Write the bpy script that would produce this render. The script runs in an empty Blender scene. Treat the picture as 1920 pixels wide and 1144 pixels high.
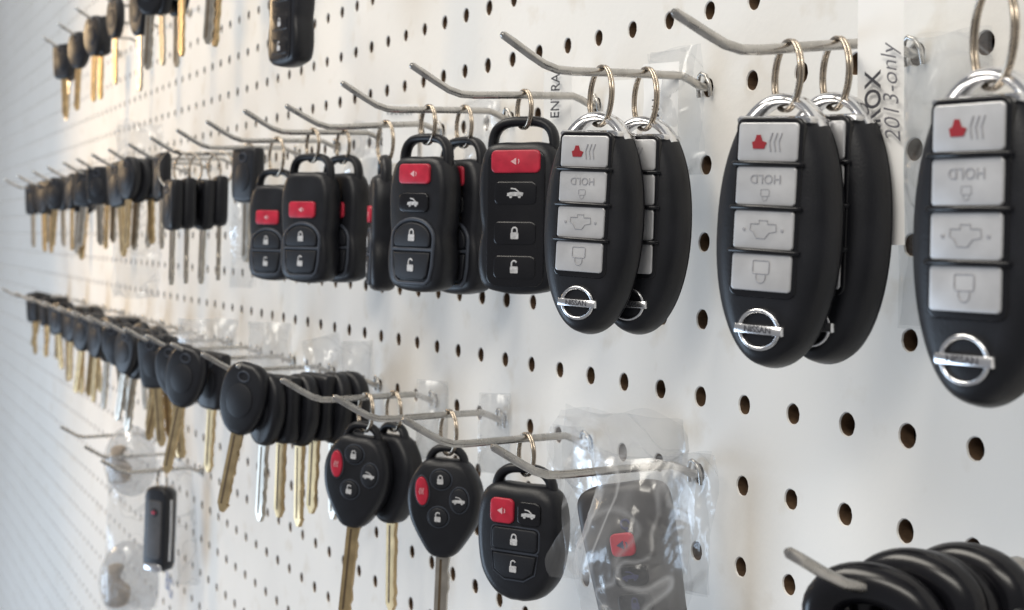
import bpy, bmesh, math, random
from mathutils import Vector, Matrix, noise
random.seed(7)
S=bpy.context.scene
C=S.collection
PI=math.pi
# ------------------------------------------------------------------ geometry of the place
SIN=.4258; COS=math.sqrt(1-SIN*SIN); F=2741.0; D=.2618; RO=.024
PITCH=.0254; X0=-.3066; Z0=.00305
cR,sR=math.cos(RO),math.sin(RO)
def xcol(n): return X0-n*PITCH
def zrow(j): return Z0+j*PITCH
def off_board(n,px,py):
    u=(px-960)*cR+(py-463)*sR; k=u/F
    return D-(-xcol(n)*(k*COS+SIN)/(COS-k*SIN))
def depth(X,h): return -X*COS+(D-h)*SIN
def height(px,py,Z): return -(-(px-960)*sR+(py-463)*cR)/F*Z
ROW={'top':zrow(2),'low':zrow(-3),'high':zrow(7),'bottom':zrow(-7)}
DROOP={('top',0):7.5,('top',13):5.5,('top',7):3.5,('top',4):2.2,('low',-2):3.5,('low',4):2.0}
def droop(n,row): return DROOP.get((row,n),3.0 if row=='top' else 2.4)
def rodz(n,row,h): return ROW[row]+.0038-math.tan(math.radians(droop(n,row)))*h+max(0,h-.057)*.6
# ------------------------------------------------------------------ materials
def mat(name,col,rough=.5,metal=0.,bump=0.,bscale=900.,var=0.,vscale=60.,coat=0.,spec=.5):
    m=bpy.data.materials.new(name); m.use_nodes=True
    nt=m.node_tree; b=nt.nodes['Principled BSDF']
    b.inputs['Base Color'].default_value=(*col,1); b.inputs['Roughness'].default_value=rough
    b.inputs['Metallic'].default_value=metal; b.inputs['Coat Weight'].default_value=coat
    b.inputs['Specular IOR Level'].default_value=spec
    tc=nt.nodes.new('ShaderNodeTexCoord')
    if var>0:
        n=nt.nodes.new('ShaderNodeTexNoise'); n.inputs['Scale'].default_value=vscale; n.inputs['Detail'].default_value=5
        nt.links.new(tc.outputs['Object'],n.inputs['Vector'])
        r=nt.nodes.new('ShaderNodeValToRGB')
        r.color_ramp.elements[0].position=.3; r.color_ramp.elements[1].position=.7
        r.color_ramp.elements[0].color=(*[c*(1-var) for c in col],1); r.color_ramp.elements[1].color=(*[min(1,c*(1+var)) for c in col],1)
        nt.links.new(n.outputs['Fac'],r.inputs['Fac']); nt.links.new(r.outputs['Color'],b.inputs['Base Color'])
        mr=nt.nodes.new('ShaderNodeMapRange'); mr.inputs['To Min'].default_value=max(.02,rough-.08); mr.inputs['To Max'].default_value=min(1,rough+.1)
        nt.links.new(n.outputs['Fac'],mr.inputs['Value']); nt.links.new(mr.outputs['Result'],b.inputs['Roughness'])
    if bump>0:
        n2=nt.nodes.new('ShaderNodeTexNoise'); n2.inputs['Scale'].default_value=bscale; n2.inputs['Detail'].default_value=3
        nt.links.new(tc.outputs['Object'],n2.inputs['Vector'])
        bp=nt.nodes.new('ShaderNodeBump'); bp.inputs['Strength'].default_value=bump; bp.inputs['Distance'].default_value=.0005
        nt.links.new(n2.outputs['Fac'],bp.inputs['Height']); nt.links.new(bp.outputs['Normal'],b.inputs['Normal'])
    return m
BLACK=mat('black_plastic',(.0085,.009,.012),.38,bump=.12,bscale=1400,var=.3,vscale=70,spec=.38)
BLACKG=mat('black_gloss',(.006,.006,.008),.22,var=.15,spec=.4)
RUBBER=mat('button_rubber',(.011,.012,.016),.48,bump=.12,bscale=1500,var=.15,spec=.35)
SLATE=mat('slate_trim',(.045,.052,.068),.42,var=.1,spec=.4)
RED=mat('red_button',(.50,.018,.045),.36,var=.18,vscale=200)
WHITE=mat('icon_white',(.54,.54,.55),.6,var=.25,vscale=900)
PINK=mat('icon_pink',(.72,.42,.44),.6,var=.2,vscale=900)
GREYI=mat('icon_grey',(.33,.33,.35),.5,var=.15,vscale=900)
REDI=mat('icon_red',(.30,.012,.02),.5)
SILVER=mat('silver_button',(.60,.60,.61),.36,metal=.45,var=.07,vscale=150)
CHROME=mat('chrome',(.74,.74,.75),.18,metal=1.,var=.05)
ZINC=mat('zinc_wire',(.50,.48,.45),.26,metal=1.,var=.18,vscale=220,bump=.1,bscale=700)
RINGM=mat('ring_steel',(.50,.43,.35),.25,metal=1.,var=.2,vscale=300)
BRASS=mat('brass',(.50,.37,.20),.34,metal=.8,var=.22,vscale=120)
NICKEL=mat('nickel',(.48,.44,.38),.32,metal=.9,var=.15,vscale=120)
PAPER=mat('paper',(.90,.89,.87),.7,var=.02,vscale=40)
INK=mat('ink',(.05,.05,.06),.7)
PENCIL=mat('handwriting_ink',(.13,.13,.15),.8)
BLUEI=mat('blue_ink',(.030,.034,.10),.7)
PEN=mat('faint_pen',(.22,.27,.42),.8)
BAGREM=mat('grey_plastic',(.050,.047,.048),.5,var=.35,vscale=90)
BROWN=mat('tan_contents',(.33,.26,.19),.6,var=.4,vscale=110)
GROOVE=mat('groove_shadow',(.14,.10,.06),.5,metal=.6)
def plastic_film(name,white,base,crease=.5,rough=.16):
    m=bpy.data.materials.new(name); m.use_nodes=True; nt=m.node_tree
    for n in list(nt.nodes): nt.nodes.remove(n)
    o=nt.nodes.new('ShaderNodeOutputMaterial')
    tr=nt.nodes.new('ShaderNodeBsdfTransparent'); tr.inputs[0].default_value=(.94,.945,.95,1)
    gl=nt.nodes.new('ShaderNodeBsdfGlossy'); gl.inputs['Roughness'].default_value=rough; gl.inputs['Color'].default_value=(.95,.95,.95,1)
    df=nt.nodes.new('ShaderNodeBsdfDiffuse'); df.inputs[0].default_value=(.78,.78,.78,1)
    m1=nt.nodes.new('ShaderNodeMixShader'); m1.inputs[0].default_value=white
    nt.links.new(gl.outputs[0],m1.inputs[1]); nt.links.new(df.outputs[0],m1.inputs[2])
    lw=nt.nodes.new('ShaderNodeLayerWeight'); lw.inputs['Blend'].default_value=.25
    tc=nt.nodes.new('ShaderNodeTexCoord'); n=nt.nodes.new('ShaderNodeTexNoise'); n.inputs['Scale'].default_value=45; n.inputs['Detail'].default_value=2.5; n.inputs['Distortion'].default_value=1.0
    nt.links.new(tc.outputs['Object'],n.inputs['Vector'])
    bp=nt.nodes.new('ShaderNodeBump'); bp.inputs['Strength'].default_value=.8; bp.inputs['Distance'].default_value=.003
    nt.links.new(n.outputs['Fac'],bp.inputs['Height'])
    nt.links.new(bp.outputs['Normal'],gl.inputs['Normal']); nt.links.new(bp.outputs['Normal'],lw.inputs['Normal'])
    nc=nt.nodes.new('ShaderNodeTexNoise'); nc.inputs['Scale'].default_value=28; nc.inputs['Detail'].default_value=1; nc.inputs['Distortion'].default_value=.6
    nt.links.new(tc.outputs['Object'],nc.inputs['Vector'])
    a1=nt.nodes.new('ShaderNodeMath'); a1.operation='SUBTRACT'; a1.inputs[1].default_value=.5; nt.links.new(nc.outputs['Fac'],a1.inputs[0])
    a2=nt.nodes.new('ShaderNodeMath'); a2.operation='ABSOLUTE'; nt.links.new(a1.outputs[0],a2.inputs[0])
    a3=nt.nodes.new('ShaderNodeMapRange'); a3.inputs['From Min'].default_value=0; a3.inputs['From Max'].default_value=.017; a3.inputs['To Min'].default_value=crease; a3.inputs['To Max'].default_value=base
    nt.links.new(a2.outputs[0],a3.inputs['Value'])
    ad=nt.nodes.new('ShaderNodeMath'); ad.operation='MULTIPLY_ADD'; ad.use_clamp=True
    nt.links.new(lw.outputs['Facing'],ad.inputs[0]); ad.inputs[1].default_value=.36; nt.links.new(a3.outputs['Result'],ad.inputs[2])
    m2=nt.nodes.new('ShaderNodeMixShader'); nt.links.new(ad.outputs[0],m2.inputs[0])
    nt.links.new(tr.outputs[0],m2.inputs[1]); nt.links.new(m1.outputs[0],m2.inputs[2]); nt.links.new(m2.outputs[0],o.inputs[0])
    return m
FILM=plastic_film('clear_film',.45,.07,.34,.18)
FILMW=plastic_film('cloudy_film',.7,.22,.4,.22)
FILMF=plastic_film('front_bag_film',.5,.08,.42,.20)
# ------------------------------------------------------------------ mesh helpers
class MB:
    def __init__(s): s.v=[]; s.f=[]
    def add(s,v,f):
        b=len(s.v); s.v+= [tuple(p) for p in v]; s.f+=[tuple(i+b for i in q) for q in f]
    def build(s,name,m,parent=None,sharp=50,smooth=True):
        me=bpy.data.meshes.new(name); me.from_pydata(s.v,[],s.f)
        bm=bmesh.new(); bm.from_mesh(me); bmesh.ops.recalc_face_normals(bm,faces=bm.faces)
        for f in bm.faces: f.smooth=smooth
        for e in bm.edges:
            if len(e.link_faces)==2 and e.calc_face_angle(0)>math.radians(sharp): e.smooth=False
        bm.to_mesh(me); bm.free(); me.materials.append(m)
        o=bpy.data.objects.new(name,me); C.objects.link(o)
        if parent: o.parent=parent
        return o
def tube(mb,pts,r,ref=(0,0,1),closed=False,seg=8,flat=1.):
    pts=[Vector(p) for p in pts]; n=len(pts); ref=Vector(ref); rl=r if isinstance(r,(list,tuple)) else [r]*n
    v=[];f=[]
    for i,p in enumerate(pts):
        a=pts[(i-1)%n] if (closed or i>0) else p; b=pts[(i+1)%n] if (closed or i<n-1) else p
        t=(b-a).normalized(); sd=t.cross(ref)
        if sd.length<1e-6: sd=Vector((1,0,0))
        sd.normalize(); nn=sd.cross(t)
        for k in range(seg):
            an=2*PI*k/seg; v.append(p+sd*rl[i]*math.cos(an)+nn*rl[i]*flat*math.sin(an))
    m=n if closed else n-1
    for i in range(m):
        for k in range(seg):
            a=i*seg+k; b=i*seg+(k+1)%seg; c=((i+1)%n)*seg+(k+1)%seg; d=((i+1)%n)*seg+k
            f.append((a,b,c,d))
    if not closed:
        f.append(tuple(range(seg))); f.append(tuple((n-1)*seg+k for k in range(seg)))
    mb.add(v,f)
def solid(mb,out,layers):
    xs=[p[0] for p in out]; ys=[p[1] for p in out]
    cx=(min(xs)+max(xs))/2; cy=(min(ys)+max(ys))/2; hw=(max(xs)-min(xs))/2; hh=(max(ys)-min(ys))/2
    v=[];f=[];N=len(out)
    for L in layers:
        dx,dy,z=(L if len(L)==3 else (L[0],L[0],L[1]))
        sx=1-dx/hw; sy=1-dy/hh
        for x,y in out: v.append((cx+(x-cx)*sx,cy+(y-cy)*sy,z))
    for i in range(len(layers)-1):
        for k in range(N): f.append((i*N+k,i*N+(k+1)%N,(i+1)*N+(k+1)%N,(i+1)*N+k))
    f.append(tuple(reversed(range(N)))); f.append(tuple((len(layers)-1)*N+k for k in range(N)))
    mb.add(v,f)
def catmull(c,sub=6):
    n=len(c);o=[]
    for i in range(n):
        p0,p1,p2,p3=[Vector((*c[(i+k-1)%n],0)) for k in range(4)]
        for s in range(sub):
            t=s/sub
            q=.5*((2*p1)+(p2-p0)*t+(2*p0-5*p1+4*p2-p3)*t*t+(3*p1-p0-3*p2+p3)*t**3); o.append((q.x,q.y))
    return o
def sym(half,sub=5):
    full=list(half)+[(-x,y) for x,y in reversed(half[1:-1])]
    return catmull(list(reversed(full)),sub)
def rrect(cx,cy,w,h,r,k=5):
    o=[]
    for sx,sy,a0 in ((1,1,0),(-1,1,90),(-1,-1,180),(1,-1,270)):
        for i in range(k+1):
            a=math.radians(a0+90*i/k); o.append((cx+sx*(w/2-r)+r*math.cos(a),cy+sy*(h/2-r)+r*math.sin(a)))
    return o
def ell(cx,cy,w,h,n=24,rot=0):
    o=[]
    for i in range(n):
        a=2*PI*i/n; x=w/2*math.cos(a); y=h/2*math.sin(a); o.append((cx+x*math.cos(rot)-y*math.sin(rot),cy+x*math.sin(rot)+y*math.cos(rot)))
    return o
def dome(cx,cy,w,h):
    o=[(cx-w/2+.001,cy-h/2),(cx+w/2-.001,cy-h/2),(cx+w/2,cy-h/2+.001)]
    for i in range(13):
        a=PI*i/12; o.append((cx+w/2*math.cos(a)*1.0,cy-h/2+.0035+(h-.0035)*math.sin(a)))
    o.append((cx-w/2,cy-h/2+.001)); return o
def text(s,size,name,m,parent,loc,rz=0,ext=.00006,bold=.012,shear=0):
    cu=bpy.data.curves.new('t','FONT'); cu.body=s; cu.size=size; cu.align_x='CENTER'; cu.align_y='CENTER'; cu.extrude=ext; cu.offset=size*bold; cu.shear=shear
    t=bpy.data.objects.new('t',cu); C.objects.link(t)
    dg=bpy.context.evaluated_depsgraph_get(); dg.update()
    me=bpy.data.meshes.new_from_object(t.evaluated_get(dg)); bpy.data.objects.remove(t)
    me.materials.clear(); me.materials.append(m)
    o=bpy.data.objects.new(name,me); C.objects.link(o); o.parent=parent; o.location=loc; o.rotation_euler=(0,0,rz)
    return o
def empty(name):
    o=bpy.data.objects.new(name,None); o.empty_display_size=.005; C.objects.link(o); return o
def tag(o,label=None,cat=None,group=None,kind=None):
    for k,v in (('label',label),('category',cat),('group',group),('kind',kind)):
        if v: o[k]=v
    return o
def copy_tree(o,parent=None):
    c=o.copy(); C.objects.link(c); c.parent=parent
    for ch in [x for x in o.children]: copy_tree(ch,c)
    return c
used={}
def inst(key,fn):
    if key not in used: used[key]=fn(); return used[key]
    r=used[key]; c=r.copy(); C.objects.link(c)
    for k in ('label','group'):
        if k in c: del c[k]
    for ch in list(r.children):
        if not ch.name.startswith('key_ring'): copy_tree(ch,c)
    return c
def orient(o,P,alpha=None,az=None,tilt=0,scale=1.,lean=0):
    P=Vector(P)
    if az is None:
        az=math.degrees(math.atan2(-D-P.y,-P.x))-alpha
    a=math.radians(az); N=Vector((math.cos(a),math.sin(a),0)); U=Vector((0,0,1)); R=U.cross(N)
    M=Matrix((R,U,N)).transposed().to_4x4()
    M=M@Matrix.Rotation(math.radians(tilt),4,'Z')@Matrix.Rotation(math.radians(lean),4,'X')
    o.matrix_basis=Matrix.Translation(P)@M@Matrix.Scale(scale,4)
# ------------------------------------------------------------------ icons & buttons
def icon(kind,parent,cx,cy,s,z,m=WHITE,name='icon',up=1):
    mb=MB(); w=s
    def st(pts,r=.07,cl=False): tube(mb,[(cx+x*w,cy+y*w*up,z) for x,y in pts],r*w,(0,0,1),cl,6,.4)
    def fl(pts): solid(mb,[(cx+x*w,cy+y*w*up) for x,y in pts],[(0,z-.0001),(0,z+.0001)])
    arc=lambda x,y,r,a0,a1,n=8:[(x+r*math.cos(math.radians(a0+(a1-a0)*i/n)),y+r*math.sin(math.radians(a0+(a1-a0)*i/n))) for i in range(n+1)]
    if kind=='lock':
        fl(rrect(0,-.18,.62,.5,.08)); st([(-.2,.05)]+arc(0,.22,.2,180,0)+[(.2,.05)],.06)
    elif kind=='unlock':
        fl(rrect(0,-.18,.62,.5,.08)); st([(-.2,.05),(-.2,.2)]+arc(0,.28,.2,180,20),.06)
    elif kind=='trunk':
        fl([(-.65,-.22),(.6,-.22),(.66,.02),(.35,.08),(-.3,.08),(-.62,.0)]); st([(.3,.08),(.0,.3),(-.35,.34)],.05); fl(ell(-.35,-.25,.24,.24,12)); fl(ell(.35,-.25,.24,.24,12))
    elif kind=='panic':
        fl([(-.5,0),(.12,-.36),(.12,.36)]); st(arc(.1,0,.32,-45,45),.05)
    elif kind=='lock_outline':
        st(rrect(0,-.2,.7,.5,.08,3),.026,True); st([(-.2,.08)]+arc(0,.2,.2,180,0)+[(.2,.08)],.026)
    elif kind=='trunk_outline':
        st([(-.6,-.25),(-.2,-.25),(-.2,-.4),(.2,-.4),(.2,-.25),(.6,-.25),(.62,.05),(.3,.1),(.1,.35),(-.3,.35),(-.45,.1),(-.62,.02)],.026,True); fl(ell(-.9,0,.14,.14,8)); fl(ell(.9,0,.14,.14,8))
    elif kind=='horn':
        fl([(-.35,-.3),(.2,-.3),(.32,-.02),(.1,.05),(.0,.32),(-.2,.32),(-.28,.05),(-.42,0)])
    elif kind=='lines':
        for q in range(3): st([(.45+.2*q,-.35),(.38+.2*q,0),(.5+.2*q,.35)],.035)
    elif kind=='smudge':
        st(arc(0,.1,.3,0,300),.09); st([(0,-.2),(.1,-.45)],.1)
    return mb.build(name,m,parent)
def button(parent,out,m,z,hgt=.0009,name='button',edge=.0005):
    mb=MB(); solid(mb,out,[(0,z-.0012),(0,z+hgt-edge*.7),(edge*.35,z+hgt-edge*.2),(edge,z+hgt)])
    return mb.build(name,m,parent)
def body(parent,out,T,m=BLACK,rim=.0035,name='body'):
    mb=MB(); h=T/2
    solid(mb,out,[(rim,-h),(rim*.4,-h+rim*.25),(rim*.08,-h+rim*.8),(0,-h*.2),(0,h*.2),(rim*.08,h-rim*.8),(rim*.4,h-rim*.25),(rim,h)])
    return mb.build(name,m,parent,60)
def arch(parent,x,y0,y1,r,m=BLACK,name='loop',flat=1.4,p=1.):
    mb=MB(); pts=[]
    for i in range(21):
        a=PI*i/20; cx=math.cos(a); pts.append((x*math.copysign(abs(cx)**p,cx),y0+(y1-y0)*math.sin(a)**p,0))
    pts=[(x,y0-.003,0)]+pts+[(-x,y0-.003,0)]
    tube(mb,pts,r,(0,0,1),False,12,flat); return mb.build(name,m,parent)
def split_ring(parent,scale,R,az=55,y=None):
    mb=MB(); w=.00050/scale
    for q in (-1,1):
        pts=[(.88*R*math.cos(2*PI*i/36),R*math.sin(2*PI*i/36),q*w*.95) for i in range(36)]
        tube(mb,pts,w,(0,0,1),True,8)
    o=mb.build('key_ring',RINGM,parent); o.location=(0,y,0); o.rotation_euler=(0,math.radians(az),0); return o
# ------------------------------------------------------------------ fobs (origin at the top of their loop, y up, z towards the viewer)
def smart_key():
    r=empty('smart_key'); W=.0350;H=.070
    out=[]
    for i in range(72):
        a=2*PI*i/72; c,s=math.cos(a),math.sin(a); ex=2/2.2 if s>0 else 2/2.1
        x=W/2*math.copysign(abs(c)**ex,c); y=-H/2+H/2*math.copysign(abs(s)**ex,s)
        out.append((x,min(y,-.0066)))
    mb=MB(); solid(mb,out,[(.009,.004,-.0074),(.0050,.0025,-.0066),(.002,.0008,-.0042),(.0003,.0002,-.0014),(.0,.0,.0002),(.0010,.0006,.0030),(.0030,.0014,.0054),(.0055,.0026,.0067),(.0080,.0040,.0072)])
    mb.build('body',BLACK,r,60)
    mb=MB(); solid(mb,[(x*1.004,y) for x,y in out],[(0,.0001,-.0008),(0,.0001,-.0004)]); mb.build('seam',BLACKG,r)
    mb=MB(); pts=[]
    for i in range(25):
        a=math.radians(49+82*i/24); c,s=math.cos(a),math.sin(a)
        pts.append(((W/2-.0018)*math.copysign(abs(c)**.91,c),-H/2+(H/2-.0017)*s**.91,0))
    tube(mb,pts,.0017,(0,0,1),False,12,2.1)
    mb.build('loop_cover',CHROME,r)
    mb=MB(); solid(mb,rrect(0,-.0074,.0215,.0022,.0010),[(0,-.0045),(0,.0052),(.0004,.006)]); mb.build('chrome_cap',CHROME,r)
    button(r,rrect(0,-.0294,.0190,.0452,.0024),BLACKG,.0068,.0008,'bezel')
    ys=[-.0131,-.0240,-.0350,-.0456]; hs=[.0098,.0098,.0098,.0094]
    for i,(y,h) in enumerate(zip(ys,hs)):
        b=button(r,rrect(0,y,.0168,h,.0010),SILVER,.0074,.0008,'button',.0003); z=.0083
        if i==0:
            icon('horn',b,-.002,y,.0056,z,REDI); icon('lines',b,-.002,y,.0066,z,GREYI)
        elif i==1:
            text('HOLD',.0032,'lettering',GREYI,b,(0,y+.0018,z),PI,bold=.0); icon('lock_outline',b,0,y-.0024,.0034,z,GREYI,up=-1)
        elif i==2: icon('trunk_outline',b,0,y,.0060,z,GREYI,up=-1)
        else: icon('lock_outline',b,0,y,.0066,z,GREYI,up=-1)
    for y in (-.0185,-.0295,-.0404):
        mb=MB(); tube(mb,[(-.0098,y,.0074),(-.0090,y,.0084),(.0090,y,.0084),(.0098,y,.0074)],.00068,(0,0,1),False,8); mb.build('divider',BLACKG,r)
    e=MB(); cy=-.0600; tube(e,[(.0055*math.cos(2*PI*i/32),cy+.0048*math.sin(2*PI*i/32),.0077-.0002*(1-math.sin(2*PI*i/32))) for i in range(32)],.00058,(0,0,1),True,8)
    solid(e,rrect(0,cy,.0136,.0025,.0003),[(0,.0060),(0,.0080),(.0002,.0083)])
    eo=e.build('emblem',CHROME,r); text('NISSAN',.0023,'lettering',INK,eo,(0,cy,.00836),bold=0)
    return r
RA=[(0,-.0098),(.008,-.0098),(.0132,-.0118),(.0158,-.0185),(.0164,-.027),(.0158,-.036),(.0150,-.042),(.0162,-.050),(.0160,-.058),(.0135,-.0635),(.007,-.0655),(0,-.066)]
def remote(kind):
    r=empty('key_remote'); T=.0125
    body(r,sym(RA),T,rim=.0032); arch(r,.0125,-.0135,-.0019,.0019,p=.62)
    z=T/2
    if kind=='flush':
        button(r,rrect(0,-.0380,.0232,.0500,.004),BLACKG,z,.0005,'button_pad'); z+=.0003
        b=button(r,rrect(0,-.0172,.0196,.0084,.002),RED,z,.0009,'panic_button'); icon('panic',b,0,-.0172,.0036,z+.001,PINK)
        for y,k in ((-.0288,'trunk'),(-.0435,'lock'),(-.0560,'unlock')):
            b=button(r,rrect(0,y,.0170,.0085,.002),BLACKG,z,.0005); icon(k,b,0,y,.0050,z+.0006)
        return r
    four=kind=='four'
    y=-.0172 if four else -.0290
    b=button(r,rrect(0,y,.0172,.0082,.0018),RED,z,.0012,'panic_button'); icon('panic',b,0,y,.0036,z+.0013,PINK)
    if four:
        b=button(r,rrect(0,-.0290,.0165,.0078,.0022),BLACKG,z,.0010); icon('trunk',b,0,-.0290,.0048,z+.0011)
    b=button(r,dome(0,-.0422,.0205,.0098),RUBBER,z,.0012); icon('lock',b,0,-.0425,.0056,z+.0013)
    b=button(r,[(-.0103,-.0496),(-.0090,-.0590),(-.007,-.0605),(.007,-.0605),(.0090,-.0590),(.0103,-.0496)],RUBBER,z,.0012); icon('unlock',b,0,-.0550,.0056,z+.0013)
    mb=MB()
    o=[(.0118*math.cos(PI*i/14),-.0440+.0082*math.sin(PI*i/14)) for i in range(15)]+[(-.0112,-.055),(-.0098,-.0605),(-.0075,-.0622),(.0075,-.0622),(.0098,-.0605),(.0112,-.055)]
    tube(mb,[(x,y,z+.0001) for x,y in o],.00085,(0,0,1),True,8,.9); tube(mb,[(-.0115,-.0483,z+.0001),(0,-.0483,z+.0003),(.0115,-.0483,z+.0001)],.0008,(0,0,1),False,8,.9)
    mb.build('button_frame',SLATE,r); return r
def blade(parent,y0,L,w,m,teeth=True,t=.0011):
    mb=MB()
    o=[(-w/2,y0),(-w/2,y0-L+w*.6),(-w*.15,y0-L),(w*.15,y0-L),(w/2,y0-L+w*.6)]
    n=14; rr=random.Random(int(L*1e5))
    if teeth:
        for i in range(n,0,-1):
            yy=y0-.004-(L-.008)*i/n; o.append((w/2-rr.choice((0,.05,.10,.14))*w,yy))
    o.append((w/2,y0)); solid(mb,o,[(.0002,-t),(0,-t*.7),(0,t*.7),(.0002,t)])
    b=mb.build('blade',m,parent,25)
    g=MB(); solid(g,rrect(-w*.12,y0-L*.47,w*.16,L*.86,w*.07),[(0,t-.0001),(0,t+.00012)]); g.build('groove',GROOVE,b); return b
HT=[(0,-.0062),(.0062,-.0062),(.0105,-.0085),(.0145,-.0150),(.0160,-.0225),(.0142,-.0320),(.0088,-.0415),(.0048,-.0462),(0,-.0472)]
def remote_head(m,plain):
    r=empty('remote_key'); T=.0115
    body(r,sym(HT),T,rim=.003); arch(r,.0078,-.0095,-.0017,.0017,p=.8)
    z=T/2
    if not plain:
        for (x,y,w,h,mm,k,rot) in ((-.0005,-.0142,.0088,.0078,RUBBER,'lock',0),(-.0085,-.0195,.0056,.0118,RED,None,.1),(.0078,-.0222,.0075,.0100,RUBBER,'trunk',0),(-.0010,-.0298,.0086,.0078,RUBBER,'unlock',0)):
            b=button(r,ell(x,y,w,h,20,rot),mm,z,.0011,'panic_button' if mm is RED else 'button')
            mb=MB(); tube(mb,[(px,py,z+.0001) for px,py in ell(x,y,w+.0008,h+.0008,24,rot)],.00035,(0,0,1),True,6); mb.build('rim',SLATE,b)
            if k: icon(k,b,x,y,.0042,z+.0012)
            else: icon('lines',b,x-.0024,y,.0038,z+.0012,PINK)
    blade(r,-.0465,.042,.0062,m); return r
def round_remote():
    r=empty('key_remote'); T=.013
    half=[(0,-.0075),(.0095,-.0075),(.0150,-.0105),(.0174,-.0185),(.0174,-.0290),(.0152,-.0400),(.0100,-.0472),(.004,-.0498),(0,-.050)]
    body(r,sym(half),T,rim=.004); arch(r,.0115,-.0115,-.0019,.0019,p=.7); z=T/2
    b=button(r,rrect(-.0054,-.0170,.0096,.0090,.002),RED,z,.0011,'panic_button'); icon('panic',b,-.0054,-.0170,.0034,z+.0012,PINK)
    b=button(r,rrect(.0056,-.0172,.0094,.0084,.002),BLACKG,z,.0009); icon('trunk',b,.0056,-.0172,.0044,z+.001)
    b=button(r,rrect(0,-.0270,.0185,.0078,.0015),RUBBER,z,.0009); icon('lock',b,0,-.0270,.0046,z+.001)
    b=button(r,[(-.0088,-.0325),(-.0078,-.0385),(-.004,-.0410),(.004,-.0410),(.0078,-.0385),(.0088,-.0325)],RUBBER,z,.0009); icon('unlock',b,0,-.0368,.0046,z+.001)
    mb=MB()
    for o in (rrect(0,-.0270,.0197,.0090,.002),[(-.0096,-.0318),(-.0085,-.0390),(-.004,-.0418),(.004,-.0418),(.0085,-.0390),(.0096,-.0318)]):
        tube(mb,[(x,y,z) for x,y in o],.00035,(0,0,1),True,6)
    mb.build('button_frame',SLATE,r); return r
def bagged_remote():
    r=empty('key_remote'); T=.012
    body(r,sym([(0,0),(.010,-.0003),(.0148,-.0030),(.0158,-.010),(.0150,-.030),(.0142,-.045),(.0150,-.060),(.012,-.069),(0,-.071)]),T,BAGREM,rim=.003); z=T/2
    icon('smudge',r,.0015,-.0135,.0050,z+.0003,BLUEI,'mark')
    b=button(r,rrect(-.0005,-.0195,.0084,.0076,.002),RED,z,.0011,'panic_button'); icon('panic',b,-.0005,-.0195,.004,z+.0012,BLUEI)
    for y,k in ((-.0298,'trunk'),(-.0388,'lock'),(-.0490,'unlock')):
        b=button(r,rrect(.0004,y,.0120,.0066,.002),BLACK,z,.0007); icon(k,b,.0004,y,.0044,z+.0009,BLUEI)
    return r
def flip_key():
    r=empty('flip_key'); body(r,rrect(0,-.029,.020,.058,.006),.012,rim=.0018)
    button(r,rrect(0,-.029,.013,.040,.003),BAGREM,.006,.0006,'button_pad')
    for s in (-1,1):
        mb=MB(); tube(mb,[(s*.0097,-.008,.001),(s*.0101,-.029,.001),(s*.0097,-.050,.001)],.0011,(0,0,1),False,8); mb.build('chrome_strip',CHROME,r)
    mb=MB(); solid(mb,rrect(0,-.055,.015,.005,.002),[(0,-.0062),(0,.0062),(.0004,.0066)]); mb.build('chrome_cap',CHROME,r)
    icon('panic',button(r,ell(0,-.017,.007,.006),RUBBER,.0066,.0004),0,-.017,.004,.0075,RED)
    return r
def key_blank(shape,m,L):
    r=empty('car_key')
    if shape=='oval': half=[(0,0),(.006,-.0005),(.0108,-.0045),(.0130,-.012),(.0125,-.022),(.0090,-.030),(.0045,-.0342),(0,-.035)]; T=.0078; y0=-.034
    elif shape=='square': half=[(0,0),(.0085,-.0003),(.0108,-.002),(.0112,-.012),(.0108,-.026),(.009,-.0315),(.004,-.0328),(0,-.033)]; T=.0085; y0=-.032
    if shape=='loop':
        mb=MB(); tube(mb,[(.0120*math.cos(2*PI*i/40),-.0125+.0078*math.sin(2*PI*i/40),0) for i in range(40)],.0046,(0,0,1),True,16,1.0); h=mb.build('head',BLACKG,r,80)
        mb=MB(); solid(mb,sym([(0,-.0160),(.009,-.0160),(.0155,-.0125),(.0172,-.020),(.0145,-.030),(.008,-.036),(0,-.037)]),[(.003,-.0052),(.0008,-.004),(0,0),(.0008,.004),(.003,.0052)]); mb.build('grip',BLACK,h)
        blade(r,-.035,L,.0066,m); return r
    h=body(r,sym(half),T,rim=.0024,name='head')
    w=max(x for x,y in half)
    mb=MB(); solid(mb,ell(0,-.018,w*1.15,.0165,24),[(0,T/2-.0003),(0,T/2+.0003),(.0006,T/2+.0006)]); mb.build('grip_pad',RUBBER,h)
    mb=MB(); tube(mb,[(.0032*math.cos(2*PI*i/20),-.0062+.0024*math.sin(2*PI*i/20),T/2+.0001) for i in range(20)],.0005,(0,0,1),True,6); mb.build('eyelet',SLATE,h)
    blade(r,y0,L,.0066,m); return r
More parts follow.
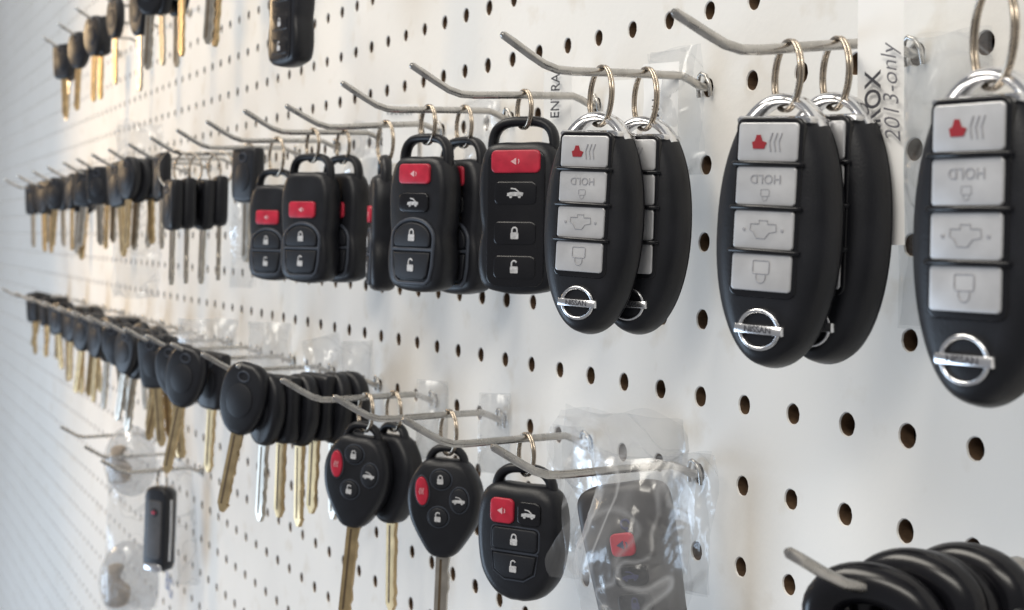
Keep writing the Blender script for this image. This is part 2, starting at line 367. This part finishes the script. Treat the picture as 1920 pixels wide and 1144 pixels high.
# ------------------------------------------------------------------ hooks
def hook():
    r=empty('peg_hook')
    mb=MB(); pts=[(0,.006,0),(0,.001,0),(0,-.003,.0004),(0,-.007,.0025),(0,-.010,.0036),(0,-.030,.0038),(0,-.050,.0037),(0,-.0555,.0041),(0,-.0600,.0056),(0,-.065,.0085),(0,-.0705,.0120),(0,-.0738,.0140),(0,-.0746,.0145)]
    tube(mb,pts,[.00138]*11+[.0013,.0007],(1,0,0),False,12); mb.build('arm',ZINC,r)
    mb=MB(); tube(mb,[(-.0035,-.0012,-.003),(-.0035,-.0016,.001),(-.002,-.002,.0038),(0,-.0024,.0046),(.002,-.002,.0038),(.0035,-.0016,.001),(.0035,-.0012,-.003)],.0007,(0,1,0),False,8); mb.build('mounting_clip',ZINC,r)
    return r
def put_hook(n,row,label,group='steel hooks in the pegboard'):
    o=inst('hook',hook); o.location=(xcol(n),0,ROW[row])
    o.rotation_euler=(math.radians(droop(n,row)),0,math.radians(random.uniform(-1.5,1.5)) if n>8 else 0)
    tag(o,label,'hook',group); return o
top_lab={-3:'steel peg hook holding the smart key at the far right end of the top row',0:'steel peg hook holding the two largest silver-panelled smart keys',4:'steel peg hook with raised tip above the middle pair of silver-panelled smart keys',
 7:'steel peg hook holding the single flush-buttoned remote beside the smart keys',10:'steel peg hook holding the pair of four-button remotes',13:'steel peg hook holding the remote that is seen edge-on',
 16:'steel peg hook holding the two larger three-button remotes',19:'steel peg hook holding the leftmost small three-button remote',22:'steel peg hook holding the single square-headed key in the upper row',25:'steel peg hook with keys on small rings in the upper left'}
for n in (-3,0,4,7,10,13,16,19,22,25): put_hook(n,'top',top_lab[n])
low_lab={-2:'steel peg hook with bright tip in the bottom right corner',4:'steel peg hook over the bagged grey remote',7:'steel peg hook holding the rounded four-button remote',10:'steel peg hook holding the second remote key with four oval buttons',
 13:'steel peg hook holding the leftmost remote key with four oval buttons',16:'steel peg hook through the big bunch of black-headed keys',19:'empty steel peg hook in front of the key bunches',22:'steel peg hook with two black-headed keys left of the big bunch',25:'steel peg hook with two oval-headed keys, one blade swung right'}
for n in (-2,4,7,10,13,16,19,22,25): put_hook(n,'low',low_lab[n])
for n in [28,31,34,37,40,44,48,53,58]:
    for row in ('top','low'): put_hook(n,row,'small steel peg hook far along the '+('upper' if row=='top' else 'lower')+' row at the left','far %s row hooks'%row)
for n in (16,22,25,28,31,34,38,42,46): put_hook(n,'high','steel peg hook in the highest row at top left','highest row hooks')
for n in (31,34,39): put_hook(n,'bottom','steel peg hook in the lowest row at bottom left','lowest row hooks')
# ------------------------------------------------------------------ hanging fobs on rings
def hang(o,n,row,px,ytop,hpx,Hp,alpha,tilt,label,cat,group=None,rot=None,ringed=True):
    h=off_board(n,px,ytop); X=xcol(n); Z=depth(X,h); z=height(px,ytop,Z); sc=hpx*Z/F/Hp
    orient(o,(X,-h,z),alpha=alpha,tilt=tilt,scale=sc); tag(o,label,cat,group)
    if ringed:
        top=rodz(n,row,h)+.0019-z; bot=-.0046
        R=max(.0035,(top/sc-bot)/2); split_ring(o,sc,R,(alpha-66) if rot is None else rot,bot+R)
    return o
SM=lambda: inst('smart',smart_key)
gs='smart keys with silver button panels'
hang(SM(),0,'top',1475,174,518,.070,29,-2.0,'largest smart key with silver button panel, in front at upper right','key fob',gs)
hang(SM(),0,'top',1566,172,512,.070,33,-.8,'smart key mostly hidden behind the largest one at upper right','key fob',gs)
hang(SM(),4,'top',1125,209,419,.070,31,-2.0,'smart key with silver button panel left of the largest pair, in front','key fob',gs)
hang(SM(),4,'top',1209,217,411,.070,28,-.6,'smart key half hidden behind the middle silver-panelled one','key fob',gs)
hang(SM(),-3,'top',1862,125,640,.070,34,0,'smart key at the right edge of the top row','key fob',gs)
gr='black remotes with a red panic button'
hang(inst('flush',lambda:remote('flush')),7,'top',983,218,334,.066,24,.5,'black remote with flush buttons directly left of the smart keys','key fob',gr)
hang(inst('four',lambda:remote('four')),10,'top',802,250,298,.066,44,-1,'black four-button remote with grey button frame, front one of its pair','key fob',gr)
hang(inst('four',lambda:remote('four')),10,'top',870,256,296,.066,52,1,'black four-button remote half hidden behind its twin','key fob',gr)
hang(inst('three',lambda:remote('three')),13,'top',722,290,256,.066,86,-1,'black remote turned edge-on between the two remote groups','key fob',gr,20)
hang(inst('three',lambda:remote('three')),16,'top',586,287,244,.066,42,0,'black three-button remote, front one in the middle of its trio','key fob',gr)
hang(inst('three',lambda:remote('three')),16,'top',643,290,240,.066,50,2,'black three-button remote on the right of its trio, partly covered','key fob',gr)
hang(inst('three',lambda:remote('three')),19,'top',518,316,210,.066,42,0,'smallest black three-button remote on the left of its trio','key fob',gr)
hang(inst('flush',lambda:remote('flush')),16,'high',550,-112,238,.066,62,0,'black remote hanging at the top edge above the remotes','key fob',gr)
gk='remote keys with metal blades'
hang(inst('rh',lambda:remote_head(BRASS,False)),13,'low',684,790,200,.0472,26,-5,'remote key with four oval buttons and brass blade, leftmost','key',gk)
hang(inst('rhp',lambda:remote_head(BRASS,True)),13,'low',738,790,190,.0472,46,1,'plain black remote key head behind the leftmost one','key',gk)
hang(inst('rhn',lambda:remote_head(NICKEL,False)),10,'low',840,832,212,.0472,18,-1,'remote key with four oval buttons and pale blade, right one of the two','key',gk)
hang(inst('round',round_remote),7,'low',986,868,256,.050,28,-.5,'rounded black remote with red and three black buttons in the lower row','key fob')
o=bagged_remote(); hang(o,4,'low',1164,905,400,.071,20,12,'dull grey remote inside a clear plastic bag','key fob',None,55,False)
hang(flip_key(),31,'bottom',303,912,158,.058,42,-1,'slim folding key with chrome edges at bottom left','key')
# ------------------------------------------------------------------ keys threaded straight on the hooks
ORD=['first','second','third','fourth','fifth','sixth','seventh']
kinds={'ob':('oval',BRASS,.040),'on':('oval',NICKEL,.038),'sb':('square',BRASS,.037),'sn':('square',NICKEL,.036),'lp':('loop',NICKEL,.035)}
desc={'ob':'oval head','on':'oval head, silvery blade','sb':'square head'}
def thread(kd,n,row,px,az,tilt,label,group,sc=1.):
    h=off_board(n,px,{'low':650,'top':300,'high':60,'bottom':900}[row])
    h=min(max(h,.004),.068); o=inst(kd,lambda:key_blank(*kinds[kd]))
    orient(o,(xcol(n),-h,rodz(n,row,h)+.0042*sc),az=az,tilt=tilt,scale=sc); tag(o,label,'key',group); return o
g='bunch of black-headed keys on the lower row'
for i,(px,kd,az,tl) in enumerate([(468,'ob',-52,-12),(504,'on',-72,-3),(534,'sb',-70,-1),(566,'ob',-74,1),(598,'sb',-66,-2),(628,'on',-76,2),(650,'ob',-60,5)]):
    thread(kd,16,'low',px,az,tl,'%s key from the hook tip in the big lower bunch, %s'%(ORD[i],desc[kd]),g,1.04)
g='keys left of the big bunch'
thread('ob',22,'low',360,-50,-12,'oval black-headed brass key in front, just left of the big bunch',g,1.05)
thread('sb',22,'low',404,-66,-3,'square black-headed brass key between the front key and the big bunch',g,1.05)
thread('ob',25,'low',322,-48,8,'oval black-headed brass key with its blade swung to the right',g,1.)
thread('ob',25,'low',345,-70,-2,'oval black-headed brass key behind the swung one',g,1.)
rg=random.Random(5)
for n,pxs in ((28,(288,306,318)),(31,(244,262,280,300)),(34,(212,228,262)),(37,(184,205,222,240)),(40,(160,180)),(44,(132,150,168)),(48,(104,124)),(53,(82,92,108)),(58,(60,78))):
    for q,px in enumerate(pxs):
        kd=rg.choice(['ob','on','sb','ob'])
        thread(kd,n,'low',px,rg.uniform(-85,-35),rg.uniform(-14,12),'small black-headed key at the far left of the lower row, '+('nearer bunches' if n<38 else 'farther bunches'),'far keys of the lower row, '+('nearer' if n<38 else 'farther'),rg.uniform(.92,1.12))
def ringed(kd,n,row,px,ytop,az,tilt,label,group,sc=.92):
    h=min(.062,max(.005,off_board(n,px,ytop))); X=xcol(n); Z=depth(X,h); z=height(px,ytop,Z)
    o=inst(kd,lambda:key_blank(*kinds[kd])); orient(o,(X,-h,z),az=az,tilt=tilt,scale=sc); tag(o,label,'key',group)
    Ld=(rodz(n,row,h)+.001-z)/sc; R=max(.004,(Ld+.006)/2); split_ring(o,sc,R,50,-.006+R)
for i,(px,y) in enumerate([(326,336),(352,334),(384,336),(413,330)]):
    ringed('sn',25,'top',px,y,(-85,-92,-80,-96)[i],(0,2,-2,1)[i],'%s square-headed key from the left, each on its own ring, upper left'%ORD[i],'square-headed keys on rings',1.0)
ringed('sn',22,'top',466,276,-64,0,'single square-headed key beside the small three-button remote','single keys',1.02)
for n,pxs in ((28,(304,)),(31,(244,262,280,292)),(34,(222,)),(37,(186,204,215)),(40,(165,)),(44,(136,152,166)),(48,(108,118)),(53,(82,98)),(58,(62,82))):
    for px in pxs:
        kd=rg.choice(['on','sb','ob','sn'])
        thread(kd,n,'top',px,rg.uniform(-88,-40),rg.uniform(-8,8),'small black-headed key among the far keys of the upper row, %s part'%('nearer' if n<36 else 'farther'),'far keys of the upper row, '+('nearer' if n<36 else 'farther'),rg.uniform(.9,1.12))
for n,pxs in ((22,(400,412)),(25,(338,)),(28,(284,300,330)),(31,(262,)),(34,(215,)),(38,(178,190)),(42,(150,)),(46,(120,134))):
    for px in pxs:
        kd=rg.choice(['ob','sb','on'])
        thread(kd,n,'high',px,rg.uniform(-85,-45),rg.uniform(-5,5),'key hanging in the highest row at top left, blade pointing down','keys of the highest row',rg.uniform(.9,1.1))
for i,(px,az,dz,tl) in enumerate([(1650,-60,-.001,-4),(1706,-68,.0015,6),(1748,-62,.0,-3),(1800,-74,.001,8)]):
    h=off_board(-2,px,1080); o=inst('lp',lambda:key_blank(*kinds['lp']))
    orient(o,(xcol(-2),-h,rodz(-2,'low',h)+.0058+dz),az=az,tilt=tl,scale=1.02)
    tag(o,'%s glossy black loop-headed key from the hook tip in the bottom right corner'%ORD[i],'key','loop-headed keys at bottom right')
# ------------------------------------------------------------------ tags and bags
def sheet(mb,w,h,nx,ny,amp,sd,z0=0,pil=0,fr=60,rag=.04):
    v=[];f=[]
    for j in range(ny+1):
        for i in range(nx+1):
            a,b=i/nx,j/ny; x=(a-.5)*w; y=-b*h
            q=Vector((x*fr+sd*7.3,y*fr*.7,sd*3.1)); nz=noise.noise(q)+.5*noise.noise(q*2.3)+.25*abs(noise.noise(q*5))
            ex=noise.noise(Vector((sd,y*45,3)))*w*rag*(a-.5)*4; ey=noise.noise(Vector((x*50,sd,9)))*h*rag*(1-b)
            v.append((x+ex,y+ey,z0+amp*nz*(.35+.65*min(1,b*3))+pil*math.sin(PI*a)*math.sin(PI*min(1,b+.02))))
    for j in range(ny):
        for i in range(nx):
            a=j*(nx+1)+i; f.append((a,a+1,a+nx+2,a+nx+1))
    mb.add(v,f)
def flat_thing(kind,n,row,px,ytop,wpx,hpx,alpha,tilt,label,sd,h=None,film=FILM,amp=.003,rag=.05,pil=.0035):
    if h is None: h=max(.004,off_board(n,px,ytop))
    u=((px-960)*cR+(ytop-463)*sR)/F; X=-((D-h)*(COS-u*SIN))/(u*COS+SIN)
    Z=depth(X,h); z=height(px,ytop,Z); w=wpx*Z/F/math.cos(math.radians(alpha)); H=hpx*Z/F
    r=empty('paper_tag' if kind=='tag' else 'plastic_bag')
    if kind=='tag':
        mb=MB(); sheet(mb,w,H,6,14,.0010,sd,rag=0); mb.build('paper',PAPER,r)
    else:
        mb=MB(); sheet(mb,w,H,22,30,amp,sd,.0005,pil,rag=rag); mb.build('front_film',film,r,180)
        mb=MB(); sheet(mb,w*.99,H*.99,16,22,amp*.7,sd+5,-.0015,-pil*.6,rag=rag); mb.build('back_film',film,r,180)
    orient(r,(X,-h,z),alpha=alpha,tilt=tilt); tag(r,label,'tag' if kind=='tag' else 'bag'); return r,w,H
t,w,H=flat_thing('tag',0,'top',1652,-20,84,480,30,1.5,'long white paper tag with handwriting behind the largest smart keys',1,h=.020)
text('HROX',.0064,'printing',INK,t,(-.0012,-.0300,.0016),PI/2,bold=.012); text('2013-only',.0062,'handwriting',PENCIL,t,(.0038,-.0272,.0016),PI/2+.06,bold=-.008,shear=.35)
t,w,H=flat_thing('tag',4,'top',1240,118,68,190,35,0,'white paper tag behind the middle pair of smart keys',2,h=.014)
text('MU',.0042,'printing',INK,t,(-.0006,-.0150,.0016),PI/2,bold=.004)
t,w,H=flat_thing('tag',7,'top',1046,134,52,150,30,0,'narrow white tag with printed capitals right of the flush-buttoned remote',3,h=.012)
text('ENTRA',.0054,'printing',INK,t,(.0002,-.0095,.0016),PI/2,bold=.004)
t,w,H=flat_thing('tag',13,'top',752,196,66,110,30,0,'small printed white tag left of the four-button remotes',4,h=.008)
text('MAXIMA',.0036,'printing',INK,t,(0,-.004,.0016),0,bold=0)
flat_thing('tag',4,'top',1170,150,54,130,35,0,'small white tag between the rings of the middle smart keys',6,h=.016)
B=lambda *a,**k: flat_thing('bag',*a,**k)
B(4,'top',1262,92,96,240,30,3,'crumpled clear bag beside the middle pair of smart keys',11,h=.010,amp=.004)
B(-2,'top',1775,60,150,560,30,0,'clear bag hanging right of the largest smart keys',12,h=.006)
B(10,'top',905,186,70,170,30,2,'small clear bag left of the flush-buttoned remote',13,h=.006)
B(13,'top',690,232,56,190,30,-8,'twisted clear bag beside the edge-on remote',14,h=.006)
B(4,'low',1214,858,195,340,24,-7,'large clear bag wrapped around the dull grey remote',15,h=.050,film=FILMF,amp=.0045,rag=.09,pil=.012)
B(4,'low',1165,775,225,330,34,0,'large crumpled clear bag hanging over the board at lower centre',16,h=.012,amp=.005,rag=.10,film=FILMF)
B(4,'low',1290,850,90,260,34,0,'crumpled bag edge hanging from the base of the lower hook',28,h=.010,amp=.004,rag=.10)
B(7,'low',1062,800,60,230,30,0,'narrow clear bag behind the rounded remote',17,h=.006)
B(10,'low',928,738,56,150,20,0,'cloudy bag header above the second remote key',18,film=FILMW,h=.006,rag=.03)
B(13,'low',812,714,58,150,20,0,'cloudy bag header above the leftmost remote key',19,film=FILMW,h=.006,rag=.03)
B(16,'low',672,640,64,170,20,0,'cloudy bag behind the right end of the big key bunch',20,film=FILMW,h=.006)
B(16,'low',600,632,70,150,20,12,'folded clear bag on top of the big key bunch',21,h=.012)
B(19,'low',505,605,80,130,20,0,'cloudy bag behind the left end of the big key bunch',22,film=FILMW,h=.02)
B(22,'low',390,598,110,90,20,0,'cloudy bag above the keys left of the big bunch',23,film=FILMW,h=.03)
B(22,'top',458,350,44,190,20,0,'narrow clear bag below the single square-headed key',24,h=.03)
B(31,'top',262,230,80,330,20,0,'clear bag around the far keys of the upper row',25,h=.04)
B(34,'bottom',335,868,50,230,20,5,'clear bag beside the slim folding key',26,h=.02,film=FILMF)
B(34,'bottom',252,860,96,280,20,0,'clear bag left of the slim folding key',27,h=.04,film=FILMF)
for (px,y,w,sd,lab) in ((246,812,84,1,'upper clear blister pack with tan contents at bottom left'),(244,1030,96,2,'lower clear blister pack with tan contents at bottom left')):
    n=34; hh=off_board(n,px,y); hh=hh if 0<hh<.07 else .05; X=xcol(n); Z=depth(X,hh); z=height(px,y,Z)
    r=empty('blister_pack'); R=w*Z/F*.5/.8
    mb=MB(); v=[];f=[]
    for j in range(9):
        a=PI/2*j/8
        for i in range(28): b=2*PI*i/28; v.append((R*math.cos(a)*math.cos(b),-R+R*1.25*math.cos(a)*math.sin(b),R*.7*math.sin(a)))
    for j in range(8):
        for i in range(28): f.append((j*28+i,j*28+(i+1)%28,(j+1)*28+(i+1)%28,(j+1)*28+i))
    mb.add(v,f); mb.build('clear_dome',FILMF,r)
    mb=MB(); solid(mb,ell(0,-R,R*2.05,R*2.55,32),[(0,-.0012),(0,-.0004)]); mb.build('card',FILMW,r)
    mb=MB(); solid(mb,catmull([(-R*.75,-R*1.7),(-R*.1,-R*1.75),(R*.05,-R*1.2),(-R*.3,-R*.9),(-R*.2,-R*.5),(-R*.7,-R*.6)]),[(0,.0002),(0,.004),(.001,.005)]); mb.build('contents',BROWN,r)
    orient(r,(X,-hh,z),alpha=30); tag(r,lab,'package')
# ------------------------------------------------------------------ pegboard
def pegboard():
    v=[];f=[];mi=[]
    r=.0031; T=.005
    j0,j1=-25,20
    for n in range(-14,97):
        N=24 if n<12 else (16 if n<30 else 12)
        cs=[]
        for k in range(N):
            a=2*PI*(k+.5)/N; c,s=math.cos(a),math.sin(a); m=PITCH/2/max(abs(c),abs(s)); cs.append((c,s,c*m,s*m))
        for k in range(4):
            ang=PI/4+k*PI/2; best=min(range(N),key=lambda i:abs((2*PI*(i+.5)/N-ang+PI)%(2*PI)-PI)); c,s,_,_2=cs[best]
            cs[best]=(c,s,math.copysign(PITCH/2,math.cos(ang)),math.copysign(PITCH/2,math.sin(ang)))
        for j in range(j0,j1):
            X=xcol(n);Z=zrow(j); b=len(v); rj=r*random.uniform(.95,1.06)
            for c,s,bx,bz in cs: v.append((X+bx,0,Z+bz))
            ch=[rj*(1+random.uniform(-.03,.03)) for _ in cs]
            for q,(c,s,bx,bz) in enumerate(cs): v.append((X+c*(ch[q]+.0003),0,Z+s*(ch[q]+.0003)))
            for q,(c,s,bx,bz) in enumerate(cs): v.append((X+c*ch[q],.0004,Z+s*ch[q]))
            for c,s,bx,bz in cs: v.append((X+c*rj*.98,T,Z+s*rj*.98))
            for L in range(3):
                for k in range(N):
                    k2=(k+1)%N; f.append((b+L*N+k,b+L*N+k2,b+(L+1)*N+k2,b+(L+1)*N+k)); mi.append(0 if L<2 else 1)
    me=bpy.data.meshes.new('pegboard_wall'); me.from_pydata(v,[],f)
    me.polygons.foreach_set('material_index',mi)
    o=bpy.data.objects.new('pegboard_wall',me); C.objects.link(o); return o
pb=pegboard()
m=bpy.data.materials.new('painted_hardboard'); m.use_nodes=True; nt=m.node_tree; b=nt.nodes['Principled BSDF']
tc=nt.nodes.new('ShaderNodeTexCoord')
n1=nt.nodes.new('ShaderNodeTexNoise'); n1.inputs['Scale'].default_value=5; n1.inputs['Detail'].default_value=6; nt.links.new(tc.outputs['Object'],n1.inputs['Vector'])
r1=nt.nodes.new('ShaderNodeValToRGB'); r1.color_ramp.elements[0].position=.3; r1.color_ramp.elements[1].position=.7
r1.color_ramp.elements[0].color=(.735,.715,.675,1); r1.color_ramp.elements[1].color=(.80,.78,.745,1)
nt.links.new(n1.outputs['Fac'],r1.inputs['Fac'])
n3=nt.nodes.new('ShaderNodeTexNoise'); n3.inputs['Scale'].default_value=45; n3.inputs['Detail'].default_value=8; nt.links.new(tc.outputs['Object'],n3.inputs['Vector'])
r3=nt.nodes.new('ShaderNodeValToRGB'); r3.color_ramp.elements[0].position=.26; r3.color_ramp.elements[1].position=.42
r3.color_ramp.elements[0].color=(.86,.82,.76,1); r3.color_ramp.elements[1].color=(1,1,1,1); nt.links.new(n3.outputs['Fac'],r3.inputs['Fac'])
mx=nt.nodes.new('ShaderNodeMix'); mx.data_type='RGBA'; mx.blend_type='MULTIPLY'; mx.inputs[0].default_value=1
nt.links.new(r1.outputs['Color'],mx.inputs[6]); nt.links.new(r3.outputs['Color'],mx.inputs[7]); nt.links.new(mx.outputs[2],b.inputs['Base Color'])
b.inputs['Roughness'].default_value=.45
n2=nt.nodes.new('ShaderNodeTexNoise'); n2.inputs['Scale'].default_value=260; n2.inputs['Detail'].default_value=4; nt.links.new(tc.outputs['Object'],n2.inputs['Vector'])
bp=nt.nodes.new('ShaderNodeBump'); bp.inputs['Strength'].default_value=.14; bp.inputs['Distance'].default_value=.001
nt.links.new(n2.outputs['Fac'],bp.inputs['Height']); nt.links.new(bp.outputs['Normal'],b.inputs['Normal'])
pb.data.materials.append(m); pb.data.materials.append(mat('raw_hardboard',(.11,.065,.035),.8,var=.35,vscale=300))
tag(pb,'white painted pegboard wall full of round holes','pegboard',kind='structure')
mb=MB(); xa,xb=xcol(97),xcol(-15); za,zb=zrow(-25.5),zrow(19.5)
mb.add([(xa,.024,za),(xb,.024,za),(xb,.024,zb),(xa,.024,zb)],[(0,1,2,3)])
bw=mb.build('back_wall',mat('painted_gap_shade',(.02,.016,.012),.9,var=.2)); tag(bw,kind='structure')  # near-black colour paints in the shade seen through the holes
px,py=318,1098; u=((px-960)*cR+(py-463)*sR)/F; Xp=-( D*(COS-u*SIN))/(u*COS+SIN); Zp=height(px,py,depth(Xp,0))
r=empty('pen_mark'); orient(r,(Xp,-.0006,Zp),az=-90,tilt=-12); text('BG',.022,'lettering',PEN,r,(0,0,0),bold=-.01); tag(r,'faint blue pen letters on the board at bottom left','writing')
# ------------------------------------------------------------------ light
w=bpy.data.worlds.new('World'); S.world=w; w.use_nodes=True
bg=w.node_tree.nodes['Background']; bg.inputs[0].default_value=(.88,.89,.93,1); bg.inputs[1].default_value=.30
def area(name,loc,target,size,sy,e,col,spread=None):
    l=bpy.data.lights.new(name,'AREA'); l.shape='RECTANGLE'; l.size=size; l.size_y=sy; l.energy=e; l.color=col
    if spread: l.spread=math.radians(spread)
    o=bpy.data.objects.new(name,l); C.objects.link(o); o.location=loc
    d=Vector(target)-Vector(loc); o.rotation_euler=d.to_track_quat('-Z','Y').to_euler(); return o
area('ceiling_light',(-.9,-1.0,1.5),(-.6,0,0),1.6,.5,26,(1,.94,.84))
area('shop_light',(.35,-1.1,.9),(-.45,0,0),.9,.35,10.5,(1,.95,.86))
area('cool_fill_light',(-1.9,-1.5,-.75),(-1.1,0,-.42),1.0,1.0,19,(.62,.79,1))  # added cool fill, no visible source; brightens and blues the lower left
area('warm_fill_light',(-2.0,-.7,.30),(-1.42,0,-.03),.15,.15,.8,(1,.72,.42),60)  # added unseen fill that makes the warm patch on the far-left board
# ------------------------------------------------------------------ camera
cam=bpy.data.cameras.new('Camera'); co=bpy.data.objects.new('Camera',cam); C.objects.link(co); S.camera=co
Fv=Vector((-COS,SIN,0)); Rv=Vector((SIN,COS,0)); Uv=Vector((0,0,1))
Rc=Rv*cR+Uv*sR; Uc=-Rv*sR+Uv*cR
M=Matrix((Rc,Uc,-Fv)).transposed().to_4x4(); M.translation=Vector((0,-D,0)); co.matrix_world=M
cam.sensor_width=36; cam.lens=F/1920*36; cam.shift_y=-(572-463)/1920; cam.clip_start=.01; cam.clip_end=50
cam.dof.use_dof=True; cam.dof.focus_distance=.46; cam.dof.aperture_fstop=26
S.view_settings.view_transform='Standard'; S.view_settings.look='None'; S.view_settings.exposure=0
